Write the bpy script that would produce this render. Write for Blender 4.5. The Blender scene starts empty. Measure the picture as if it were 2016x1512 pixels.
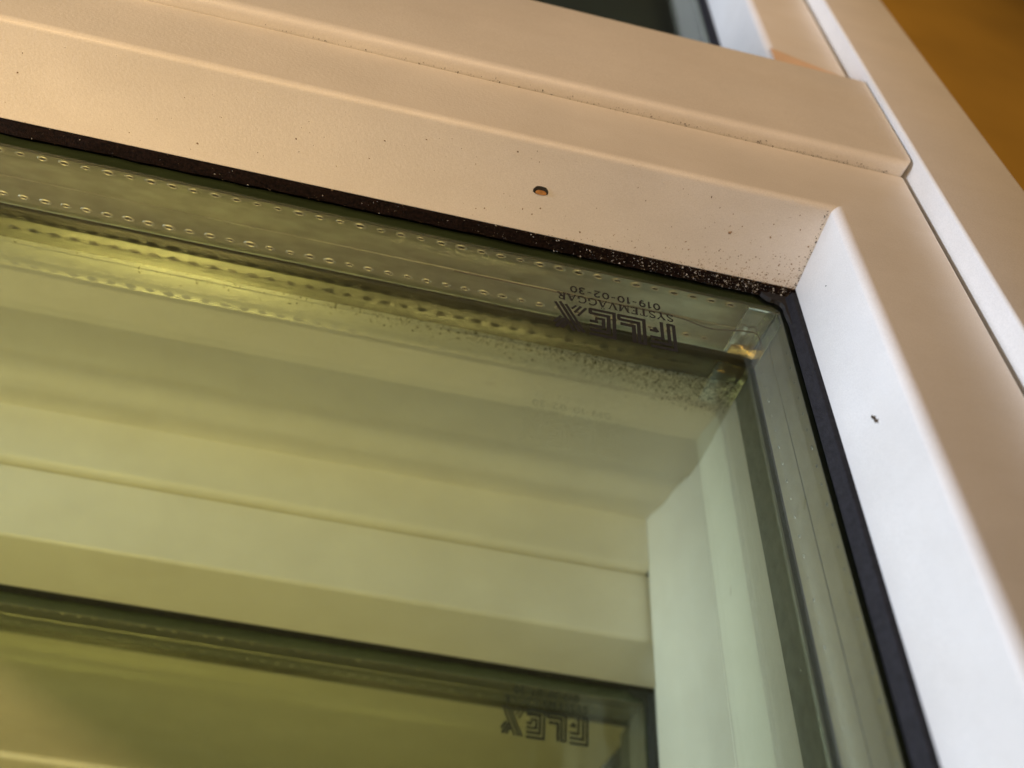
import bpy, bmesh, math, random
from mathutils import Vector, Matrix, noise

# ------------------------------------------------------------------ units
# one unit = 0.7 mm; origin = lower left corner of the near window pane
# u = right along the window, v = away from the room, w = up
U = 0.0007
def P(u, v, w): return Vector((u * U, v * U, w * U))

sc = bpy.context.scene
COL = sc.collection

# ------------------------------------------------------------------ camera
R = ((0.97685036, 0.07071139, -0.20189918),
     (0.19150396, -0.70967198, 0.67800584),
     (0.09533946, 0.70097474, 0.70678484))
cx = Vector((-R[0][0], R[0][2], -R[0][1]))
cy = -Vector((-R[1][0], R[1][2], -R[1][1]))
cz = -Vector((-R[2][0], R[2][2], -R[2][1]))
CAM = P(118, -150, 222)
cam = bpy.data.cameras.new('camera')
camo = bpy.data.objects.new('camera', cam)
COL.objects.link(camo)
camo.matrix_world = Matrix(((cx.x, cy.x, cz.x, CAM.x), (cx.y, cy.y, cz.y, CAM.y),
                            (cx.z, cy.z, cz.z, CAM.z), (0, 0, 0, 1)))
cam.sensor_width = 36
cam.lens = 1500 / 2016 * 36
cam.clip_start = 0.005
cam.clip_end = 50
cam.dof.use_dof = True
cam.dof.focus_distance = 246 * U
cam.dof.aperture_fstop = 9.0
sc.camera = camo

# ------------------------------------------------------------------ world and light
wd = bpy.data.worlds.new('World')
sc.world = wd
wd.use_nodes = True
wd.node_tree.nodes['Background'].inputs[0].default_value = (1.0, 0.85, 0.6, 1)
wd.node_tree.nodes['Background'].inputs[1].default_value = 0.03

def aim(o, loc, target):
    o.location = loc
    o.rotation_euler = (target - loc).to_track_quat('-Z', 'Y').to_euler()

def lamp(name, kind, loc, target, power, colour):
    l = bpy.data.lights.new(name, kind)
    l.energy = power
    l.color = colour
    o = bpy.data.objects.new(name, l)
    COL.objects.link(o)
    aim(o, loc, target)
    return l

warm = lamp('warm_wall_lamp', 'SPOT', P(60, -1820, 860), P(35, -31, -225), 70.0, (1.0, 0.65, 0.355))
warm.spot_size = math.radians(19.0)
warm.spot_blend = 0.6
warm.shadow_soft_size = 0.20
warm2 = lamp('warm_added_spot', 'SPOT', P(925, -1435, 1500), P(325, 460, 50), 186.0, (1.0, 0.66, 0.30))  # added spot for the far sash, placed for the glint on the spacer
warm2.spot_size = math.radians(23)
warm2.spot_blend = 0.7
warm2.shadow_soft_size = 0.10
cool = lamp('cool_daylight', 'AREA', P(1300, -70, 10), P(0, 0, 10), 9.9, (0.76, 0.84, 1.0))
cool.shape = 'RECTANGLE'
cool.size = 0.14
cool.size_y = 0.22

sc.view_settings.view_transform = 'Standard'
sc.view_settings.look = 'None'
sc.view_settings.exposure = 0
sc.view_settings.gamma = 1
sc.view_settings.use_curve_mapping = False
sc.cycles.max_bounces = 10
sc.cycles.diffuse_bounces = 4
sc.cycles.glossy_bounces = 6
sc.cycles.transparent_max_bounces = 48
sc.cycles.use_denoising = True
sc.cycles.caustics_reflective = False
sc.cycles.caustics_refractive = False

# ------------------------------------------------------------------ materials
def nodes(name):
    m = bpy.data.materials.new(name)
    m.use_nodes = True
    return m, m.node_tree.nodes, m.node_tree.links

def principled(name, colour, rough=0.5, metal=0.0, var=0.06, vscale=90.0, bump=0.0, bscale=900.0,
               stretch=(1, 1, 1), spec=0.5, coat=0.0, grain=0.0, grime=0.0):
    m, n, l = nodes(name)
    b = n['Principled BSDF']
    b.inputs['Roughness'].default_value = rough
    b.inputs['Metallic'].default_value = metal
    b.inputs['Specular IOR Level'].default_value = spec
    b.inputs['Coat Weight'].default_value = coat
    tc = n.new('ShaderNodeTexCoord')
    mp = n.new('ShaderNodeMapping')
    mp.inputs['Scale'].default_value = stretch
    l.new(tc.outputs['Object'], mp.inputs['Vector'])
    nz = n.new('ShaderNodeTexNoise')
    nz.inputs['Scale'].default_value = vscale
    nz.inputs['Detail'].default_value = 6
    l.new(mp.outputs['Vector'], nz.inputs['Vector'])
    rp = n.new('ShaderNodeValToRGB')
    rp.color_ramp.elements[0].position = 0.32
    rp.color_ramp.elements[1].position = 0.68
    rp.color_ramp.elements[0].color = [c * (1 - var) for c in colour] + [1]
    rp.color_ramp.elements[1].color = [min(1, c * (1 + var)) for c in colour] + [1]
    l.new(nz.outputs['Fac'], rp.inputs['Fac'])
    col = rp.outputs['Color']
    if grain:
        g = n.new('ShaderNodeTexNoise')
        g.inputs['Scale'].default_value = 3500
        g.inputs['Detail'].default_value = 2
        l.new(tc.outputs['Object'], g.inputs['Vector'])
        mr = n.new('ShaderNodeMapRange')
        mr.inputs['From Min'].default_value = 0.3
        mr.inputs['From Max'].default_value = 0.7
        mr.inputs['To Min'].default_value = 1 - grain
        mr.inputs['To Max'].default_value = 1 + grain
        l.new(g.outputs['Fac'], mr.inputs['Value'])
        mx = n.new('ShaderNodeVectorMath')
        mx.operation = 'SCALE'
        l.new(col, mx.inputs[0])
        l.new(mr.outputs['Result'], mx.inputs['Scale'])
        col = mx.outputs['Vector']
    if grime:
        gn = n.new('ShaderNodeTexNoise')
        gn.inputs['Scale'].default_value = 26
        gn.inputs['Detail'].default_value = 9
        gn.inputs['Roughness'].default_value = 0.72
        gm = n.new('ShaderNodeMapping')
        gm.inputs['Scale'].default_value = (0.5, 1.6, 1.6)
        l.new(tc.outputs['Object'], gm.inputs['Vector'])
        l.new(gm.outputs['Vector'], gn.inputs['Vector'])
        gr = n.new('ShaderNodeMapRange')
        gr.inputs['From Min'].default_value = 0.42
        gr.inputs['From Max'].default_value = 0.75
        gr.inputs['To Min'].default_value = 0.0
        gr.inputs['To Max'].default_value = grime
        l.new(gn.outputs['Fac'], gr.inputs['Value'])
        gx = n.new('ShaderNodeMix')
        gx.data_type = 'RGBA'
        l.new(gr.outputs['Result'], gx.inputs['Factor'])
        l.new(col, gx.inputs['A'])
        gx.inputs['B'].default_value = (0.42, 0.34, 0.22, 1)
        col = gx.outputs['Result']
        rr = n.new('ShaderNodeMapRange')
        rr.inputs['From Min'].default_value = 0.3
        rr.inputs['From Max'].default_value = 0.7
        rr.inputs['To Min'].default_value = rough - 0.08
        rr.inputs['To Max'].default_value = rough + 0.14
        l.new(gn.outputs['Fac'], rr.inputs['Value'])
        l.new(rr.outputs['Result'], b.inputs['Roughness'])
    l.new(col, b.inputs['Base Color'])
    if bump:
        nb = n.new('ShaderNodeTexNoise')
        nb.inputs['Scale'].default_value = bscale
        nb.inputs['Detail'].default_value = 4
        l.new(mp.outputs['Vector'], nb.inputs['Vector'])
        bp = n.new('ShaderNodeBump')
        bp.inputs['Strength'].default_value = bump
        bp.inputs['Distance'].default_value = 0.0002
        l.new(nb.outputs['Fac'], bp.inputs['Height'])
        l.new(bp.outputs['Normal'], b.inputs['Normal'])
    return m

def glass(name, tint, base, rough=0.0):
    m, n, l = nodes(name)
    n.remove(n['Principled BSDF'])
    out = n['Material Output']
    tr = n.new('ShaderNodeBsdfTransparent')
    tr.inputs[0].default_value = (*tint, 1)
    gl = n.new('ShaderNodeBsdfGlossy')
    gl.inputs['Roughness'].default_value = rough
    gl.inputs['Color'].default_value = (0.97, 1.0, 0.96, 1)
    lw = n.new('ShaderNodeLayerWeight')
    lw.inputs['Blend'].default_value = 0.5
    pw = n.new('ShaderNodeMath'); pw.operation = 'POWER'
    pw.inputs[1].default_value = 5
    l.new(lw.outputs['Facing'], pw.inputs[0])
    ma = n.new('ShaderNodeMath'); ma.operation = 'MULTIPLY_ADD'
    ma.inputs[1].default_value = 1 - base
    ma.inputs[2].default_value = base
    l.new(pw.outputs[0], ma.inputs[0])
    mix = n.new('ShaderNodeMixShader')
    l.new(ma.outputs[0], mix.inputs[0])
    l.new(tr.outputs[0], mix.inputs[1])
    l.new(gl.outputs[0], mix.inputs[2])
    l.new(mix.outputs[0], out.inputs['Surface'])
    return m

M = {
    'paint': principled('white_paint', (0.80, 0.775, 0.73), 0.42, var=0.03, vscale=60, bump=0.22, bscale=1500, grain=0.06, grime=0.15),
    'rubber': principled('black_rubber', (0.012, 0.011, 0.012), 0.7, var=0.5, vscale=700, bump=0.8, bscale=2500),
    'dusty_rubber': principled('dusty_black_rubber', (0.009, 0.005, 0.004), 0.95, var=0.8, vscale=1500, bump=1.0, bscale=3000, spec=0.12),
    'charcoal': principled('charcoal_rubber', (0.014, 0.014, 0.018), 0.7, var=0.35, vscale=900, bump=0.8, bscale=2600, spec=0.25),
    'brown_seal': principled('brown_sealing_strip', (0.034, 0.021, 0.009), 0.7, var=0.5, vscale=420, bump=0.6, bscale=1500, stretch=(0.3, 1, 1)),
    'rear_grey': principled('rear_bead_grey', (0.20, 0.21, 0.20), 0.6, var=0.2, vscale=300, bump=0.3),
    'alu': principled('brushed_aluminium', (0.33, 0.345, 0.275), 0.36, metal=1.0, var=0.16, vscale=420, bump=0.11, bscale=3200, stretch=(0.35, 1, 1)),
    'dull_alu': principled('dull_aluminium', (0.38, 0.38, 0.32), 0.5, metal=1.0, var=0.05, vscale=300, bump=0.3, bscale=2400),
    'butyl': principled('grey_green_butyl', (0.05, 0.068, 0.042), 0.5, var=0.2, vscale=300, stretch=(0.2, 1, 1)),
    'foil': principled('crinkled_foil', (0.66, 0.76, 0.80), 0.2, metal=1.0, var=0.06, bump=0.5, bscale=700),
    'glint_metal': principled('gold_glint_metal', (0.75, 0.52, 0.22), 0.25, metal=1.0, var=0.2, vscale=500, bump=0.4),
    'hole': principled('dark_hole', (0.02, 0.018, 0.014), 0.8),
    'ink': principled('black_print', (0.010, 0.011, 0.014), 0.6, var=0.3, vscale=900),
    'thread': principled('dark_thread', (0.02, 0.014, 0.008), 0.6),
    'wall': principled('ochre_wall', (0.44, 0.255, 0.03), 0.8, var=0.12, vscale=14, bump=0.3, bscale=300),
    'dark_dust': principled('dark_dust', (0.25, 0.165, 0.09), 0.9, var=0.5, vscale=800),
    'pale_dust': principled('pale_dust', (0.85, 0.80, 0.70), 0.8, var=0.1),
    'brown_dirt': principled('brown_dirt', (0.055, 0.037, 0.017), 0.9, var=0.6, vscale=900),
    'bounce_tint': principled('orange_bounce', (0.80, 0.60, 0.44), 0.6, var=0.1),  # warm bounce light painted into the colour of the mitre sliver
    'wood': principled('bare_wood', (0.50, 0.24, 0.07), 0.7, var=0.3, vscale=900),
    'backing': principled('grey_panel', (0.035, 0.05, 0.055), 0.7, var=0.1),
    'glass': glass('green_glass', (0.900, 0.930, 0.866), 0.04),
    'clear_glass': glass('clear_glass', (0.994, 1.0, 0.975), 0.04),
    'coated': glass('coated_green_glass', (0.900, 0.930, 0.866), 0.20),
}

# ------------------------------------------------------------------ object helpers
LOC = {}
def empty(name, loc, label, cat, group=None):
    o = bpy.data.objects.new(name, None)
    o.empty_display_size = 0.01
    COL.objects.link(o)
    o.location = loc
    LOC[o] = Vector(loc)
    o['label'] = label
    o['category'] = cat
    if group: o['group'] = group
    return o

def mesh_obj(name, verts, faces, mat, parent=None, smooth=35, origin=None, mats=None, fmat=None):
    """verts in world metres; parent gives the frame they are stored in"""
    base = LOC.get(parent, Vector((0, 0, 0))) if parent else Vector((0, 0, 0))
    if origin is None: origin = base
    me = bpy.data.meshes.new(name)
    me.from_pydata([tuple(Vector(v) - origin) for v in verts], [], faces)
    bm = bmesh.new(); bm.from_mesh(me)
    bmesh.ops.recalc_face_normals(bm, faces=bm.faces)
    bm.to_mesh(me); bm.free()
    if fmat:
        for p, i in zip(me.polygons, fmat): p.material_index = i
    for mm in (mats or [mat]): me.materials.append(M[mm])
    if smooth:
        me.shade_smooth()
        me.set_sharp_from_angle(angle=math.radians(smooth))
    o = bpy.data.objects.new(name, me)
    COL.objects.link(o)
    if parent:
        o.parent = parent
        o.location = origin - base
    else:
        o.location = origin
    LOC[o] = Vector(origin)
    return o

def round_loop(pts, radii, seg=7):
    """closed 2-D polygon with rounded corners"""
    out = []
    n = len(pts)
    for i in range(n):
        p = Vector(pts[i]); r = radii[i]
        if r <= 0:
            out.append(p); continue
        a = Vector(pts[i - 1]); b = Vector(pts[(i + 1) % n])
        da = (a - p).normalized(); db = (b - p).normalized()
        ang = da.angle(db)
        t = min(r / math.tan(ang / 2), 0.49 * (a - p).length, 0.49 * (b - p).length)
        r2 = t * math.tan(ang / 2)
        c = p + (da + db).normalized() * (r2 / math.sin(ang / 2))
        s = p + da * t - c; e = p + db * t - c
        tot = s.angle(e)
        sg = 1 if s.cross(e) > 0 else -1
        for k in range(seg + 1):
            th = sg * tot * k / seg
            out.append(c + Vector((s.x * math.cos(th) - s.y * math.sin(th), s.x * math.sin(th) + s.y * math.cos(th))))
    return out

def loft(name, rings, mat, parent, smooth=35, cap=True):
    n = len(rings[0])
    v = [q for r in rings for q in r]
    f = []
    for k in range(len(rings) - 1):
        for i in range(n):
            j = (i + 1) % n
            f.append((k * n + i, k * n + j, (k + 1) * n + j, (k + 1) * n + i))
    if cap:
        f.append(tuple(range(n)))
        f.append(tuple((len(rings) - 1) * n + i for i in range(n)))
    return mesh_obj(name, v, f, mat, parent, smooth)

def bar_u(name, prof, u0, u1, mat, parent, smooth=35):      # profile in (w, v), swept along u
    return loft(name, [[P(u0, v, w) for w, v in prof], [P(u1, v, w) for w, v in prof]], mat, parent, smooth)
def bar_w(name, prof, w0, w1, mat, parent, smooth=35):      # profile in (u, v), swept along w
    return loft(name, [[P(u, v, w0) for u, v in prof], [P(u, v, w1) for u, v in prof]], mat, parent, smooth)
def rect(a0, a1, b0, b1): return [(a0, b0), (a1, b0), (a1, b1), (a0, b1)]
def box(name, u0, u1, v0, v1, w0, w1, mat, parent, bev=0.0):
    prof = round_loop(rect(u0, u1, v0, v1), [bev] * 4, 3) if bev else rect(u0, u1, v0, v1)
    return bar_w(name, prof, w0, w1, mat, parent)

# ------------------------------------------------------------------ printed lettering
def stroke(pts, wd, verts, faces, tf):
    """flat ribbon with mitred joins; pts in letter space, tf maps to world"""
    n = len(pts); q = [Vector(p) for p in pts]
    L = []; Rr = []
    for i in range(n):
        if i == 0: d = (q[1] - q[0]).normalized(); nn = Vector((-d.y, d.x)); s = 1
        elif i == n - 1: d = (q[-1] - q[-2]).normalized(); nn = Vector((-d.y, d.x)); s = 1
        else:
            d1 = (q[i] - q[i - 1]).normalized(); d2 = (q[i + 1] - q[i]).normalized()
            n1 = Vector((-d1.y, d1.x)); n2 = Vector((-d2.y, d2.x))
            nn = (n1 + n2).normalized(); s = min(1.6, 1 / max(0.3, nn.dot(n1)))
        L.append(q[i] + nn * wd / 2 * s); Rr.append(q[i] - nn * wd / 2 * s)
    b = len(verts)
    for a, c in zip(L, Rr):
        verts.append(tf(a)); verts.append(tf(c))
    for i in range(n - 1):
        faces.append((b + 2 * i, b + 2 * i + 1, b + 2 * i + 3, b + 2 * i + 2))

def arc(cx, cy, rx, ry, a0, a1, n=9):
    return [(cx + rx * math.cos(math.radians(a0 + (a1 - a0) * k / n)), cy + ry * math.sin(math.radians(a0 + (a1 - a0) * k / n))) for k in range(n + 1)]

TK, TN = 0.17, 0.085        # thick and thin strokes
def serif(x, y, w=0.26): return ([(x - w / 2, y), (x + w / 2, y)], 0.07)
SER = {
    'S': (0.62, [(arc(0.31, 0.74, 0.22, 0.22, 20, 200, 8) + [(0.42, 0.46)] + arc(0.31, 0.26, 0.23, 0.22, 40, -160, 8), 0.12), ([(0.52, 0.98), (0.52, 0.74)], 0.06), ([(0.08, 0.28), (0.08, 0.02)], 0.06)]),
    'Y': (0.78, [([(0.08, 0.98), (0.39, 0.48)], TK), ([(0.70, 0.98), (0.39, 0.48)], TN), ([(0.39, 0.5), (0.39, 0.03)], TK), serif(0.39, 0.03), serif(0.12, 0.97), serif(0.68, 0.97, 0.2)]),
    'T': (0.72, [([(0.05, 0.95), (0.67, 0.95)], TN), ([(0.36, 0.95), (0.36, 0.03)], TK), serif(0.36, 0.03), ([(0.07, 0.97), (0.07, 0.75)], 0.06), ([(0.65, 0.97), (0.65, 0.75)], 0.06)]),
    'E': (0.70, [([(0.18, 0.98), (0.18, 0.02)], TK), ([(0.06, 0.96), (0.60, 0.96)], TN), ([(0.06, 0.04), (0.62, 0.04)], TN), ([(0.2, 0.52), (0.46, 0.52)], TN), ([(0.6, 0.98), (0.6, 0.76)], 0.06), ([(0.62, 0.24), (0.62, 0.02)], 0.06), ([(0.46, 0.62), (0.46, 0.42)], 0.05)]),
    'M': (1.0, [([(0.14, 0.02), (0.14, 0.96)], TN), ([(0.14, 0.97), (0.48, 0.08)], TK), ([(0.48, 0.08), (0.80, 0.97)], TN), ([(0.82, 0.98), (0.82, 0.02)], TK), serif(0.14, 0.03), serif(0.82, 0.03), serif(0.1, 0.97, 0.18), serif(0.88, 0.97, 0.18)]),
    'V': (0.80, [([(0.10, 0.98), (0.41, 0.03)], TK), ([(0.70, 0.98), (0.41, 0.03)], TN), serif(0.1, 0.97), serif(0.7, 0.97, 0.2)]),
    'A': (0.80, [([(0.40, 0.98), (0.72, 0.03)], TK), ([(0.40, 0.98), (0.10, 0.03)], TN), ([(0.2, 0.34), (0.6, 0.34)], TN), serif(0.1, 0.03, 0.2), serif(0.72, 0.03)]),
    'G': (0.82, [(arc(0.44, 0.5, 0.36, 0.46, 48, 320, 14), 0.13), ([(0.72, 0.42), (0.72, 0.08)], 0.15), serif(0.70, 0.42), ([(0.68, 0.96), (0.68, 0.72)], 0.06)]),
    'R': (0.82, [([(0.18, 0.98), (0.18, 0.02)], TK), ([(0.06, 0.96), (0.36, 0.96)] + arc(0.38, 0.74, 0.22, 0.22, 90, -90, 8) + [(0.2, 0.52)], 0.10), ([(0.36, 0.52), (0.70, 0.04)], TK), serif(0.18, 0.03), serif(0.74, 0.03, 0.2)]),
}
SER['\u00c4'] = (0.80, SER['A'][1] + [([(0.24, 1.16), (0.34, 1.16)], 0.10), ([(0.47, 1.16), (0.57, 1.16)], 0.10)])
W0 = 0.16
DIG = {
    '0': (0.82, [(arc(0.39, 0.5, 0.29, 0.42, 90, 450, 16), W0)]),
    '1': (0.55, [([(0.30, 0.98), (0.30, 0.0)], W0), ([(0.30, 0.94), (0.08, 0.76)], 0.12)]),
    '9': (0.80, [(arc(0.38, 0.66, 0.26, 0.27, 0, 360, 14), W0), ([(0.64, 0.66), (0.60, 0.3), (0.44, 0.08), (0.22, 0.1)], W0)]),
    '2': (0.78, [(arc(0.37, 0.68, 0.25, 0.25, 165, -30, 9) + [(0.12, 0.07), (0.66, 0.07)], W0)]),
    '3': (0.78, [(arc(0.36, 0.71, 0.24, 0.22, 150, -80, 9) + arc(0.36, 0.27, 0.27, 0.22, 80, -150, 9), W0)]),
    '-': (0.62, [([(0.10, 0.5), (0.52, 0.5)], 0.12)]),
    ' ': (0.30, []),
}
S = 0.085
LOGO = {
    'F': [([(0.045, 0.02), (0.045, 0.97), (0.80, 0.97)], S), ([(0.045, 0.045), (0.23, 0.045)], S), ([(0.215, 0.02), (0.215, 0.80), (0.80, 0.80)], S),
          ([(0.42, 0.0), (0.42, 0.63), (0.80, 0.63)], S), ([(0.56, 0.39), (0.80, 0.39)], S), ([(0.56, 0.43), (0.66, 0.26)], 0.10)],
    'L': [([(0.045, 0.98), (0.045, 0.06), (0.86, 0.06)], S), ([(0.22, 0.98), (0.22, 0.22), (0.86, 0.22)], 0.09), ([(0.38, 0.98), (0.38, 0.38), (0.80, 0.38)], 0.10),
          ([(0.84, 0.04), (0.84, 0.24)], S), ([(0.02, 0.96), (0.25, 0.96)], 0.06)],
    'E': [([(0.80, 0.98), (0.045, 0.98), (0.045, 0.05), (0.80, 0.05)], S), ([(0.80, 0.82), (0.22, 0.82), (0.22, 0.21), (0.80, 0.21)], 0.09), ([(0.78, 0.03), (0.78, 0.23)], S),
          ([(0.80, 0.66), (0.38, 0.66), (0.38, 0.37), (0.62, 0.37)], S), ([(0.80, 0.51), (0.54, 0.51)], S), ([(0.60, 0.35), (0.60, 0.46)], 0.06)],
    'X': [([(0.24, 1.0), (0.92, 0.0)], 0.10), ([(0.42, 1.0), (1.08, 0.04)], 0.09), ([(0.08, 1.0), (0.72, 0.06)], 0.09),
          ([(0.02, 0.06), (0.30, 0.42)], 0.08), ([(0.20, 0.04), (0.42, 0.32)], 0.08), ([(0.36, 0.04), (0.52, 0.20)], 0.07),
          ([(0.62, 0.70), (0.84, 0.98)], 0.12), ([(0.74, 0.62), (1.02, 0.98)], 0.12), ([(0.86, 0.56), (1.08, 0.82)], 0.10)],
}
def print_mark(pane, u0, w0, v, number=True, dw=0.0):
    """maker's mark printed on a pane, u0 = left edge, w0 = foot of the big letters"""
    lw = [(0.0, 9.3, 'F'), (10.2, 9.0, 'L'), (20.3, 9.2, 'E'), (30.0, 10.6, 'X')]
    verts = []; faces = []
    for k, (o, wd, c) in enumerate(lw):
        sx = wd / (0.84 if c != 'X' else 1.08)
        for i, (pts, sw) in enumerate(LOGO[c]):
            # widths are given relative to letter height 13
            stroke([(p[0] * sx / 13.0, p[1]) for p in pts], sw * (0.85 if c == 'X' else 1.1), verts, faces,
                   lambda p, o=o, i=i: P(u0 + o + p.x * 13.0, v - 0.012 * i, w0 + p.y * 13.0))
    mesh_obj('printed_logo', verts, faces, 'ink', pane, smooth=0)
    for nm, chars, font, a, b, c, d, tr in (
            ('printed_name', 'SYSTEMV\u00c4GGAR', SER, u0 + 0.2, u0 + 40.2, w0 - 4.9, w0 - 1.3, 0.10),
            ('printed_number', '019-10-02-30', DIG, u0 + 4.4, u0 + 36.0, w0 - 9.4, w0 - 5.9, 0.08)):
        verts = []; faces = []
        h = d - c
        tot = sum(font[ch][0] for ch in chars) + tr * (len(chars) - 1)
        sx = (b - a) / tot
        x = 0; i = 0
        for ch in chars:
            wd, st = font[ch]
            for pts, sw in st:
                i += 1
                stroke([((x + p[0]) * sx, p[1] * h) for p in pts], sw * 1.2 * (sx + h) / 2, verts, faces,
                       lambda p, i=i: P(a + p.x, v - 0.012 * (i % 9), c + p.y))
            x += wd + tr
        mesh_obj(nm, verts, faces, 'ink', pane, smooth=0)

# ------------------------------------------------------------------ setting: wall beside the window frame
wall = mesh_obj('wall', [P(-80, -22, -900), P(-1200, -22, -900), P(-1200, -22, 1200), P(-80, -22, 1200),
                         P(-80, 60, -900), P(-1200, 60, -900), P(-1200, 60, 1200), P(-80, 60, 1200)],
                [(0, 1, 2, 3), (4, 5, 6, 7), (0, 3, 7, 4), (1, 2, 6, 5), (0, 1, 5, 4), (3, 2, 6, 7)], 'wall', None, 0)
wall['kind'] = 'structure'

# ------------------------------------------------------------------ fixed window frame
frame = empty('window_frame', P(-58, -10, -520), 'fixed white window frame post standing against the ochre wall, its pale rounded edge next to the sash', 'window frame')
bar_w('post', round_loop([(-38.2, -39.3), (-79, -39.3), (-79, 40), (-38.2, 40)], [1.1, 3.0, 0, 0]), -520, 560, 'paint', frame)
jl = [(-3.4, 42), (-4, 66), (-4.6, 84), (-4.9, 84.4), (-5.4, 104), (-5.1, 104.4), (-4.3, 122), (-4.6, 122.4), (-2.4, 140), (-2.7, 140.4), (0.8, 157), (0.4, 160), (-37.9, 160), (-37.9, 42)]
bar_w('jamb_lining', jl, -13, 560, 'paint', frame, 25)
bar_u('sill_board', [(-5.5, 113), (-5.3, 122), (-5.9, 123), (-6.0, 134), (-5.5, 135), (-5.4, 146), (-6.0, 147), (-5.9, 161), (-29, 161), (-29, 113)], -37, 520, 'paint', frame)

bar_u('outer_sill', round_loop([(66.0, 448.6), (63.5, 900), (40, 900), (40, 448.6)], [1.6, 0, 0, 0], 5), -30, 620, 'paint', frame)

# ------------------------------------------------------------------ a sash with its double glazing
perf_mesh = None
def perforation_mesh():
    v = []; f = []; fm = []
    n = 8
    rings = [(2.35, 1.15, 0.0), (1.85, 0.86, 0.36), (1.4, 0.60, 0.28), (1.25, 0.50, 0.05)]
    for a, b, h in rings:
        for k in range(n):
            t = 2 * math.pi * k / n
            v.append((a * math.cos(t) * U, b * math.sin(t) * U, h * U))
    for r in range(3):
        for k in range(n):
            f.append((r * n + k, r * n + (k + 1) % n, (r + 1) * n + (k + 1) % n, (r + 1) * n + k)); fm.append(0)
    f.append(tuple(3 * n + k for k in range(n))); fm.append(1)
    me = bpy.data.meshes.new('perforation')
    me.from_pydata(v, [], f)
    for p, i in zip(me.polygons, fm): p.material_index = i
    me.materials.append(M['dull_alu']); me.materials.append(M['hole'])
    me.shade_smooth()
    return me

def perforate(parent, loc, vertical, rnd, size=1.0):
    o = bpy.data.objects.new('perforation', perf_mesh)
    COL.objects.link(o)
    o.parent = parent
    o.location = loc - LOC[parent]
    if vertical: o.rotation_euler = (0, math.radians(90), 0)
    o.rotation_euler.rotate_axis('Z', rnd.uniform(-0.05, 0.05))
    s = rnd.uniform(0.72, 1.08) * size
    o.scale = (s, s, s * rnd.uniform(0.8, 1.2))

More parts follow.
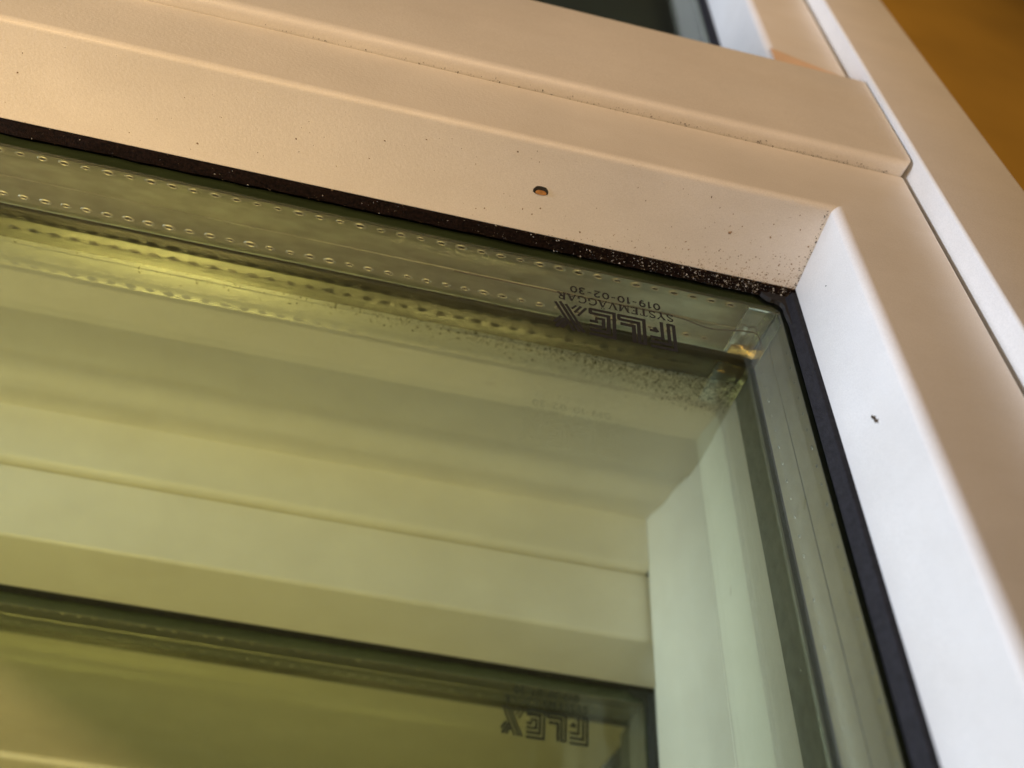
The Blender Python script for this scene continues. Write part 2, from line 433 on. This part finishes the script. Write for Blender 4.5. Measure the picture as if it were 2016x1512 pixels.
def sash(root, o, length, height, cover_end, rear_depth, hole_u, hole_w, seed):
    """o = (u, v, w) of the pane corner"""
    u0, v0, w0 = o
    rnd = random.Random(seed)
    A = lambda u, v, w: P(u0 + u, v0 + v, w0 + w)
    # mitred front profile: (outward distance on rail, on stile, depth)
    prof_r = round_loop([(0, -0.6), (8, -31), (41.6, -31), (41.6, 30), (13, 30), (13, -0.6)], [0.5, 2.4, 0, 0, 0, 0], 8)
    prof_s = round_loop([(0.4, -0.6), (1.0, -31), (37.2, -31), (37.2, 30), (13, 30), (13, -0.6)], [0.5, 3.4, 2.0, 0, 0, 0], 8)
    # same point count: the stile's outer edge is rounded too, so give the rail the same corner as a tiny one
    prof_r = round_loop([(0, -0.6), (8, -31), (41.6, -31), (41.6, 30), (13, 30), (13, -0.6)], [0.5, 2.4, 0.02, 0, 0, 0], 8)
    corner = [A(-s[0], r[1], -r[0]) for r, s in zip(prof_r, prof_s)]
    corner = [A(-s[0], 0.5 * (r[1] + s[1]), -r[0]) for r, s in zip(prof_r, prof_s)]
    loft('rail', [[A(length, r[1], -r[0]) for r in prof_r], corner], 'paint', root, 30)
    loft('stile', [corner, [A(-s[0], s[1], height) for s in prof_s]], 'paint', root, 30)
    # gasket between bead and glass
    g = round_loop([(-6, -0.9), (0.1, -0.55), (1.3, 3.9), (-6, 3.9)], [0, 0.3, 0.4, 0], 4)
    n_seg = 90
    rings = []
    for k in range(n_seg + 1):
        u = -1 + (length + 1) * (k / n_seg) ** 1.6
        rg = []
        for (w, v) in g:
            j = noise.noise(Vector((u * 0.45 + seed, w * 0.8, v * 0.8))) * 0.7 if w > 0 else 0
            rg.append(A(u, v, w + j))
        rings.append(rg)
    loft('gasket', rings, 'dusty_rubber', root, 60)
    gs = round_loop([(-6, -0.9), (1.2, -0.7), (1.6, 0.6), (3.2, 3.9), (-6, 3.9)], [0, 0.5, 0.3, 0.4, 0], 3)
    loft('gasket', [[A(u, v, 2) for u, v in gs], [A(u, v, height) for u, v in gs]], 'charcoal', root, 40)
    # gasket corner, a fillet
    pts = [(-2, -2), (12, -2), (11, 1.6)] + [(3.0 + 6 - 6 * math.sin(t) + 0.5 * math.sin(5 * t), 3.6 + 6 - 6 * math.cos(t) + 0.5 * math.sin(7 * t)) for t in [math.radians(a) for a in range(0, 91, 15)]] + [(2.6, 16), (-2, 16)]
    loft('gasket_corner', [[A(a, 2.2, b) for a, b in pts], [A(a, 3.95, b) for a, b in pts]], 'rubber', root, 0)
    # panes
    gm = 'glass' if seed == 3 else 'clear_glass'
    pf = mesh_obj('pane', *slab(A, -8, length, 4.0, 6.4, -8, height), gm, root, 0)
    pr = mesh_obj('pane', *slab(A, -8, length, 30.0, 32.4, -8, height), 'glass', root, 0, mats=(gm, 'coated' if seed == 3 else gm), fmat=(0, 0, 0, 1, 0, 0))
    # spacer bars
    sp = [(-4, 6.45), (4.9, 6.45), (5.0, 9.6), (4.8, 10.4), (4.8, 17.5), (4.3, 17.8), (4.8, 18.1), (4.8, 24.2), (5.0, 24.8), (5.0, 29.0), (4.6, 29.95), (-4, 29.95)]
    sr = bar_u('spacer', [(w0 + w, v0 + v) for w, v in sp], u0 + 3.2, u0 + length, 'alu' if seed == 3 else 'dull_alu', root, 20)
    ss = [(u - 1.8, v) for u, v in sp]
    st = bar_w('spacer', [(u0 + u, v0 + v) for u, v in ss], w0 + 5.2, w0 + height, 'dull_alu', root, 20)
    bar_u('butyl_seal', [(w0 + w, v0 + v) for w, v in rect(-4, 4.7, 6.41, 6.44)], u0 + 1, u0 + length, 'butyl', root)
    bar_w('butyl_seal', [(u0 + u, v0 + v) for u, v in rect(-4, 2.9, 6.41, 6.44)], w0 + 1, w0 + height, 'butyl', root)
    for k in range(hole_u):
        u = 21 + 7.0 * k
        for v in (7.9, 25.3): perforate(sr, A(u + (3.0 if v > 10 else 0) + rnd.uniform(-.15, .15), v + rnd.uniform(-.08, .08), 5.0), False, rnd)
    for k in range(hole_w):
        w = 18 + 7.0 * k
        for v in (8.4, 25.3): perforate(st, A(3.2, v, w + rnd.uniform(-.15, .15)), True, rnd, 0.42)
    # corner key: crinkled foil over the end of the spacer
    NU, NV = 14, 12
    for nm, mat, horiz in ((('corner_key', 'foil', True), ('corner_key', 'foil', False)) if seed == 3 else ()):
        vv = []; ff = []
        for i in range(NU + 1):
            for j in range(NV + 1):
                a = 3.4 + (11.5 if horiz else 6.5) * i / NU
                v = 7.2 + 22.0 * j / NV
                h = 0.06 + 0.7 * abs(noise.noise(Vector((a * 0.33, v * 0.2, seed + horiz)))) 
                vv.append(A(a, v, 5.05 + h) if horiz else A(3.25 + h, v, a + 2.0))
        for i in range(NU):
            for j in range(NV):
                b = i * (NV + 1) + j
                ff.append((b, b + 1, b + NV + 2, b + NV + 1))
        ck = mesh_obj(nm, vv, ff, mat, root, 60)
        so = ck.modifiers.new('thickness', 'SOLIDIFY'); so.thickness = 0.1 * U
    # metal fold added to give the gold glint in the corner
    pr_ = [(5.4, 25), (7.6, 25.6), (6.9, 27), (6.2, 29.2), (5.2, 29.4)]
    if seed == 3: loft('corner_glint', [[A(3.6 + 0.8 * math.sin(k * 1.7), v + 0.4 * math.sin(k * 2.1), w + 0.6 * math.cos(k * 1.3)) if k == 0 else A(3.6 + 2.4 * k, v + 0.4 * math.sin(k * 2.1 + w), 5.4 + (w - 5.4) * (1 - k / 4.2)) for w, v in pr_] for k in range(5)], 'glint_metal', root, 50)
    # seals and ledge behind the glass
    rs = round_loop([(-4, 32.5), (2.2, 32.5), (1.7, 42), (0.4, 49.0), (-4, 49.0)], [0, 0.5, 0.5, 0.5, 0], 3)
    bar_u('rear_seal', [(w0 + w, v0 + v) for w, v in rs], u0 - 2, u0 + length, 'brown_seal', root)
    rt = round_loop([(0.8, 32.5), (-0.3, 39), (-12, 39), (-12, 32.5)], [0.4, 0.6, 0, 0], 3)
    bar_w('rear_seal', [(u0 + u, v0 + v) for u, v in rt], w0 - 2, w0 + height, 'charcoal', root)
    ru = [(-0.6, 39.2), (-3.0, 46), (-4.2, 65), (-14, 65), (-14, 39.2)]
    bar_w('rear_bead', [(u0 + u, v0 + v) for u, v in ru], w0 - 2, w0 + height, 'rear_grey', root)  # bead in one grey, darker than the white parts
    rb = round_loop([(-1.6, 50.0), (-2.0, rear_depth), (-30, rear_depth), (-30, 30.5), (-4.2, 30.5), (-4.2, 50.0)], [0.5, 0.4, 0, 0, 0, 0], 4)
    bar_u('rear_ledge', [(w0 + w, v0 + v) for w, v in rb], u0 - 9, u0 + length, 'paint', root)
    # cover moulding over the lower half of the rail
    cm = round_loop([(-42.15, -36.5), (-113, -36.5), (-113, 30), (-42.15, 30)], [3.2, 0.6, 0, 0], 6)
    ends = []
    R2 = 3.0 if cover_end < 0 else 0.01
    for k in range(7):                                       # rounded lower front corner at the end
        t = k / 6 * math.pi / 2
        ends.append((cover_end + R2 - R2 * math.sin(t), R2 - R2 * math.cos(t)))
    rings = [[A(length, v, w) for w, v in cm]]
    for ue, ins in ends:
        rings.append([A(ue, v, min(w, -42.15 - ins * 1.4) if w > -60 else w) for w, v in cm])
    loft('cover_moulding', rings, 'paint', root, 35)
    return pf, pr, sr

def slab(A, u0, u1, v0, v1, w0, w1):
    v = [A(u, v, w) for u in (u0, u1) for v in (v0, v1) for w in (w0, w1)]
    return v, [(0, 1, 3, 2), (4, 5, 7, 6), (0, 1, 5, 4), (2, 3, 7, 6), (0, 2, 6, 4), (1, 3, 7, 5)]

perf_mesh = perforation_mesh()
near = empty('window_sash', P(120, 0, -113), 'near cream white window sash with moulded rail and black gasket, dust on its ledge', 'window')
pf, pr, sr = sash(near, (0, 0, 0), 420, 520, -37.5, 114, 50, 26, 3)
print_mark(pf, 45.2, 27.8, 3.96)
far = empty('window_sash', P(120, 194, -48), 'second white window sash seen through the greenish glass of the near one', 'window')
pf2, pr2, sr2 = sash(far, (-11, 194, 65), 560, 420, 11.9, 254, 60, 14, 11)
print_mark(pf2, 20, 81.3, 194 + 3.96)

# lower light of the near sash, below the cover moulding
ls = round_loop([(-0.4, -0.6), (-1.0, -31), (-37.2, -31), (-37.2, 30), (-13, 30), (-13, -0.6)], [0.5, 3.4, 2.0, 0, 0, 0], 8)
bar_w('stile', ls, -520, -113.1, 'paint', near, 30)
gs = round_loop([(6, -0.9), (-1.2, -0.7), (-1.6, 0.6), (-3.2, 3.9), (6, 3.9)], [0, 0.5, 0.3, 0.4, 0], 3)
bar_w('gasket', [(-a, b) for a, b in gs], -520, -113.2, 'charcoal', near, 40)
mesh_obj('pane', *slab(lambda u, v, w: P(u, v, w), -8, 420, 4.0, 6.4, -520, -113.3), 'glass', near, 0)
mesh_obj('backing_panel', *slab(lambda u, v, w: P(u, v, w), -40, 420, 62, 66, -520, -30), 'backing', near, 0)
loft('mitre_bounce_sliver', [[P(-1.5, -31.4, -113.2), P(-1.5, -31.4, -141), P(-1.5, -30, -141), P(-1.5, -30, -113.2)],
                      [P(-36, -31.4, -113.2), P(-36, -31.4, -126), P(-36, -30, -126), P(-36, -30, -113.2)]], 'bounce_tint', near, 0)

# hair-thin dark thread lying on the spacer seam and over the corner key
def tube(name, pts, r, mat, parent, n=6):
    q = [P(*p) for p in pts]
    out = []
    for i in range(len(q) - 1):                              # Catmull-Rom
        a = q[max(i - 1, 0)]; b = q[i]; c = q[i + 1]; d = q[min(i + 2, len(q) - 1)]
        for k in range(8):
            t = k / 8
            out.append(0.5 * ((2 * b) + (c - a) * t + (2 * a - 5 * b + 4 * c - d) * t * t + (3 * b - a - 3 * c + d) * t ** 3))
    out.append(q[-1])
    rings = []
    for i, p in enumerate(out):
        t = (out[min(i + 1, len(out) - 1)] - out[max(i - 1, 0)]).normalized()
        s = t.cross(Vector((0, 0.3, 1))).normalized(); u = s.cross(t)
        rings.append([p + (s * math.cos(2 * math.pi * k / n) + u * math.sin(2 * math.pi * k / n)) * r * U for k in range(n)])
    return loft(name, rings, mat, parent, 80)
tube('sealing_thread', [(120, 18.3, 4.95), (90, 18.2, 5.0), (60, 18.0, 5.1), (38, 18.0, 5.2), (24, 19.5, 5.9), (14, 17.0, 6.8), (8, 16.5, 7.2), (5.4, 18.5, 8.4), (4.4, 21, 10.5)], 0.26, 'thread', near)

# paint chip on the ledge
def ledge_w(v): return 8.0 * (v + 0.6) / 30.4 if v < -0.6 else 0.0
cpts = [(2.6 * math.cos(a) * (1 + 0.1 * math.sin(3 * a)), 1.55 * math.sin(a) * (1 + 0.12 * math.cos(2 * a))) for a in [2 * math.pi * k / 14 for k in range(14)]]
def chip(scale, dz): return [P(96.6 + x * scale, -15.3 + y * scale, ledge_w(-15.3 + y * scale) + dz) for x, y in cpts]
ch = loft('paint_chip', [chip(1.0, -0.1), chip(1.0, 0.10), chip(0.88, 0.16), chip(0.8, 0.04)], 'hole', near, 0)
loft('bare_wood', [[P(96.4 + x * 0.72, -14.75 + y * 0.5, ledge_w(-14.75 + y * 0.5) + d) for x, y in cpts] for d in (0.0, 0.30)], 'wood', ch, 0)

# ------------------------------------------------------------------ dust and dirt, far too many to count
def crumbs(name, n, place, mat, label, cat, seed, s0, s1, flat=0.4):
    rnd = random.Random(seed)
    v = []; f = []
    for _ in range(n):
        q = place(rnd)
        if q is None: continue
        c, nrm = P(*q[0]), Vector(q[1]).normalized()
        ax = nrm.orthogonal().normalized(); bx = nrm.cross(ax)
        th = rnd.uniform(0, 6.283)
        ax, bx = ax * math.cos(th) + bx * math.sin(th), bx * math.cos(th) - ax * math.sin(th)
        s = (s0 + (s1 - s0) * rnd.random() ** 3) * (q[2] if len(q) > 2 else 1)
        e = rnd.uniform(0.2, 0.9)
        b = len(v); k = 5
        for i in range(k):
            t = 2 * math.pi * (i + rnd.uniform(-.3, .3)) / k
            v.append(c + (ax * math.cos(t) * s + bx * math.sin(t) * s * e) * U - nrm * 0.05 * U)
        v.append(c + nrm * s * flat * U)
        for i in range(k): f.append((b + i, b + (i + 1) % k, b + k))
    o = mesh_obj(name, v, f, mat, None, 0)
    o['kind'] = 'stuff'; o['label'] = label; o['category'] = cat
    return o

LN = (0, -0.25, 0.97)
def on_ledge(rnd, bias=1.6, spread=70):
    u = min(rnd.expovariate(1 / spread), 330) if rnd.random() < 0.75 else rnd.uniform(0, 330)
    v = -29.5 * rnd.random() ** bias - 0.4
    return u + 0.4, v
def dark_place(rnd):
    u, v = on_ledge(rnd, 1.9, 45)
    return ((u, v, ledge_w(v) + 0.02), LN)
def corner_place(rnd):
    u = rnd.expovariate(1 / 22) + 0.5; v = -0.5 - rnd.expovariate(1 / 4.0)
    if v < -29: return None
    return ((u, v, ledge_w(v) + 0.02), LN)
def edge_place(rnd):
    u = rnd.uniform(0.5, 120) * rnd.random() ** 0.5; v = -0.3 - rnd.expovariate(1 / 0.8)
    return ((u, v, ledge_w(v) + 0.03), LN)
def mitre_place(rnd):
    v = -29 * rnd.random() ** 1.4 - 0.5
    return ((abs(rnd.gauss(0, 0.6)) - 0.4, v, ledge_w(v) + 0.03), LN)
def stile_place(rnd):
    v = rnd.uniform(-29, -2); w = rnd.uniform(2, 200)
    return ((-0.4 - 0.6 * (-v) / 31, v, w), (1, 0, 0))
crumbs('dark_dust', 260, dark_place, 'dark_dust', 'fine dark specks of dirt scattered on the near ledge', 'dust', 5, 0.07, 0.45, 0.25)
crumbs('corner_dust', 620, corner_place, 'dark_dust', 'dense dark grit gathered on the ledge in the pane corner', 'dust', 6, 0.06, 0.36, 0.25)
crumbs('seam_dust', 320, edge_place, 'dark_dust', 'dark grit along the ledge edge beside the black gasket', 'dust', 7, 0.07, 0.32, 0.3)
crumbs('mitre_dust', 130, mitre_place, 'brown_dirt', 'brown dirt line in the mitre corner where ledge meets stile', 'dirt', 17, 0.1, 0.36)
def groove_place(rnd):
    u = rnd.uniform(0, 1) ** 1.5 * 230 - 30
    return ((u, -31.0 - abs(rnd.gauss(0, 0.8)), -42.1 + rnd.uniform(-0.1, 0.5)), (0, -0.6, 0.8))
crumbs('groove_dust', 420, groove_place, 'brown_dirt', 'brown dust line in the groove under the cover moulding', 'dust', 19, 0.08, 0.34)
def pale_place(rnd):
    u, v = on_ledge(rnd, 1.3, 60)
    return ((u, v, ledge_w(v) + 0.03), LN)
crumbs('pale_dust', 320, pale_place, 'pale_dust', 'pale dust grains scattered on the near ledge', 'dust', 8, 0.07, 0.34, 0.6)
def gasket_place(rnd):
    u = rnd.expovariate(1 / 38) if rnd.random() < 0.88 else rnd.uniform(0, 300)
    t = rnd.random()
    return ((u + 1, -0.3 + 4.0 * t, 0.25 + 1.1 * t), (0, -0.6, 0.8))
crumbs('gasket_dust', 520, gasket_place, 'pale_dust', 'pale dust caught on the black gasket under the glass', 'dust', 9, 0.08, 0.34, 0.8)
crumbs('gasket_lint', 900, gasket_place, 'brown_dirt', 'brown lint and grit stuck to the black gasket', 'dirt', 21, 0.07, 0.4, 0.5)
def behind_place(rnd):
    u = rnd.expovariate(1 / 55) - 3; v = 50 + abs(rnd.gauss(0, 1)) * (3 + 8 * math.exp(-max(u, 0) / 45))
    if v > 72: return None
    return ((u, v, -1.6 + 0.05), (0, 0, 1))
crumbs('brown_dirt', 4200, behind_place, 'brown_dirt', 'brown crumbly dirt on the ledge behind the near glass', 'dirt', 10, 0.12, 0.6)
def behind_far(rnd):
    u = rnd.expovariate(1 / 60) - 4; v = rnd.uniform(48, 112)
    return ((u, v, -1.75), (0, 0, 1))
crumbs('ledge_dust', 160, behind_far, 'brown_dirt', 'sparse brown specks on the pale ledge behind the near glass', 'dirt', 12, 0.12, 0.45)
big = random.Random(4)
def fixed(lst):
    it = iter(lst)
    return lambda rnd: next(it)
crumbs('large_specks', 5, fixed([((29.9, -15.1, ledge_w(-15.1)), LN, 1.3), ((15.6, -16.6, ledge_w(-16.6)), LN, 1.0), ((30.5, -17.4, ledge_w(-17.4)), LN, 0.7), ((43.5, -9.0, ledge_w(-9)), LN, 0.8), ((150, -20, ledge_w(-20)), LN, 0.8)]),
       'dark_dust', 'few larger brown specks standing out on the near ledge', 'dirt', 13, 0.5, 0.6)
crumbs('fly_speck', 7, fixed([((-0.72, -16.2, 75.8), (1, 0, 0), 1.3), ((-0.72, -16.5, 76.6), (1, 0, 0), 1.5), ((-0.72, -15.9, 74.9), (1, 0, 0), 1.3), ((-0.72, -16.9, 77.4), (1, 0, 0), 1.0), ((-0.72, -15.5, 74.2), (1, 0, 0), 1.0), ((-0.72, -16.6, 75.2), (1, 0, 0), 0.8), ((-0.6, -15.5, 16), (1, 0, 0), 0.6)]),
       'brown_dirt', 'small brown fly speck on the white side of the sash stile', 'speck', 14, 0.8, 0.95)
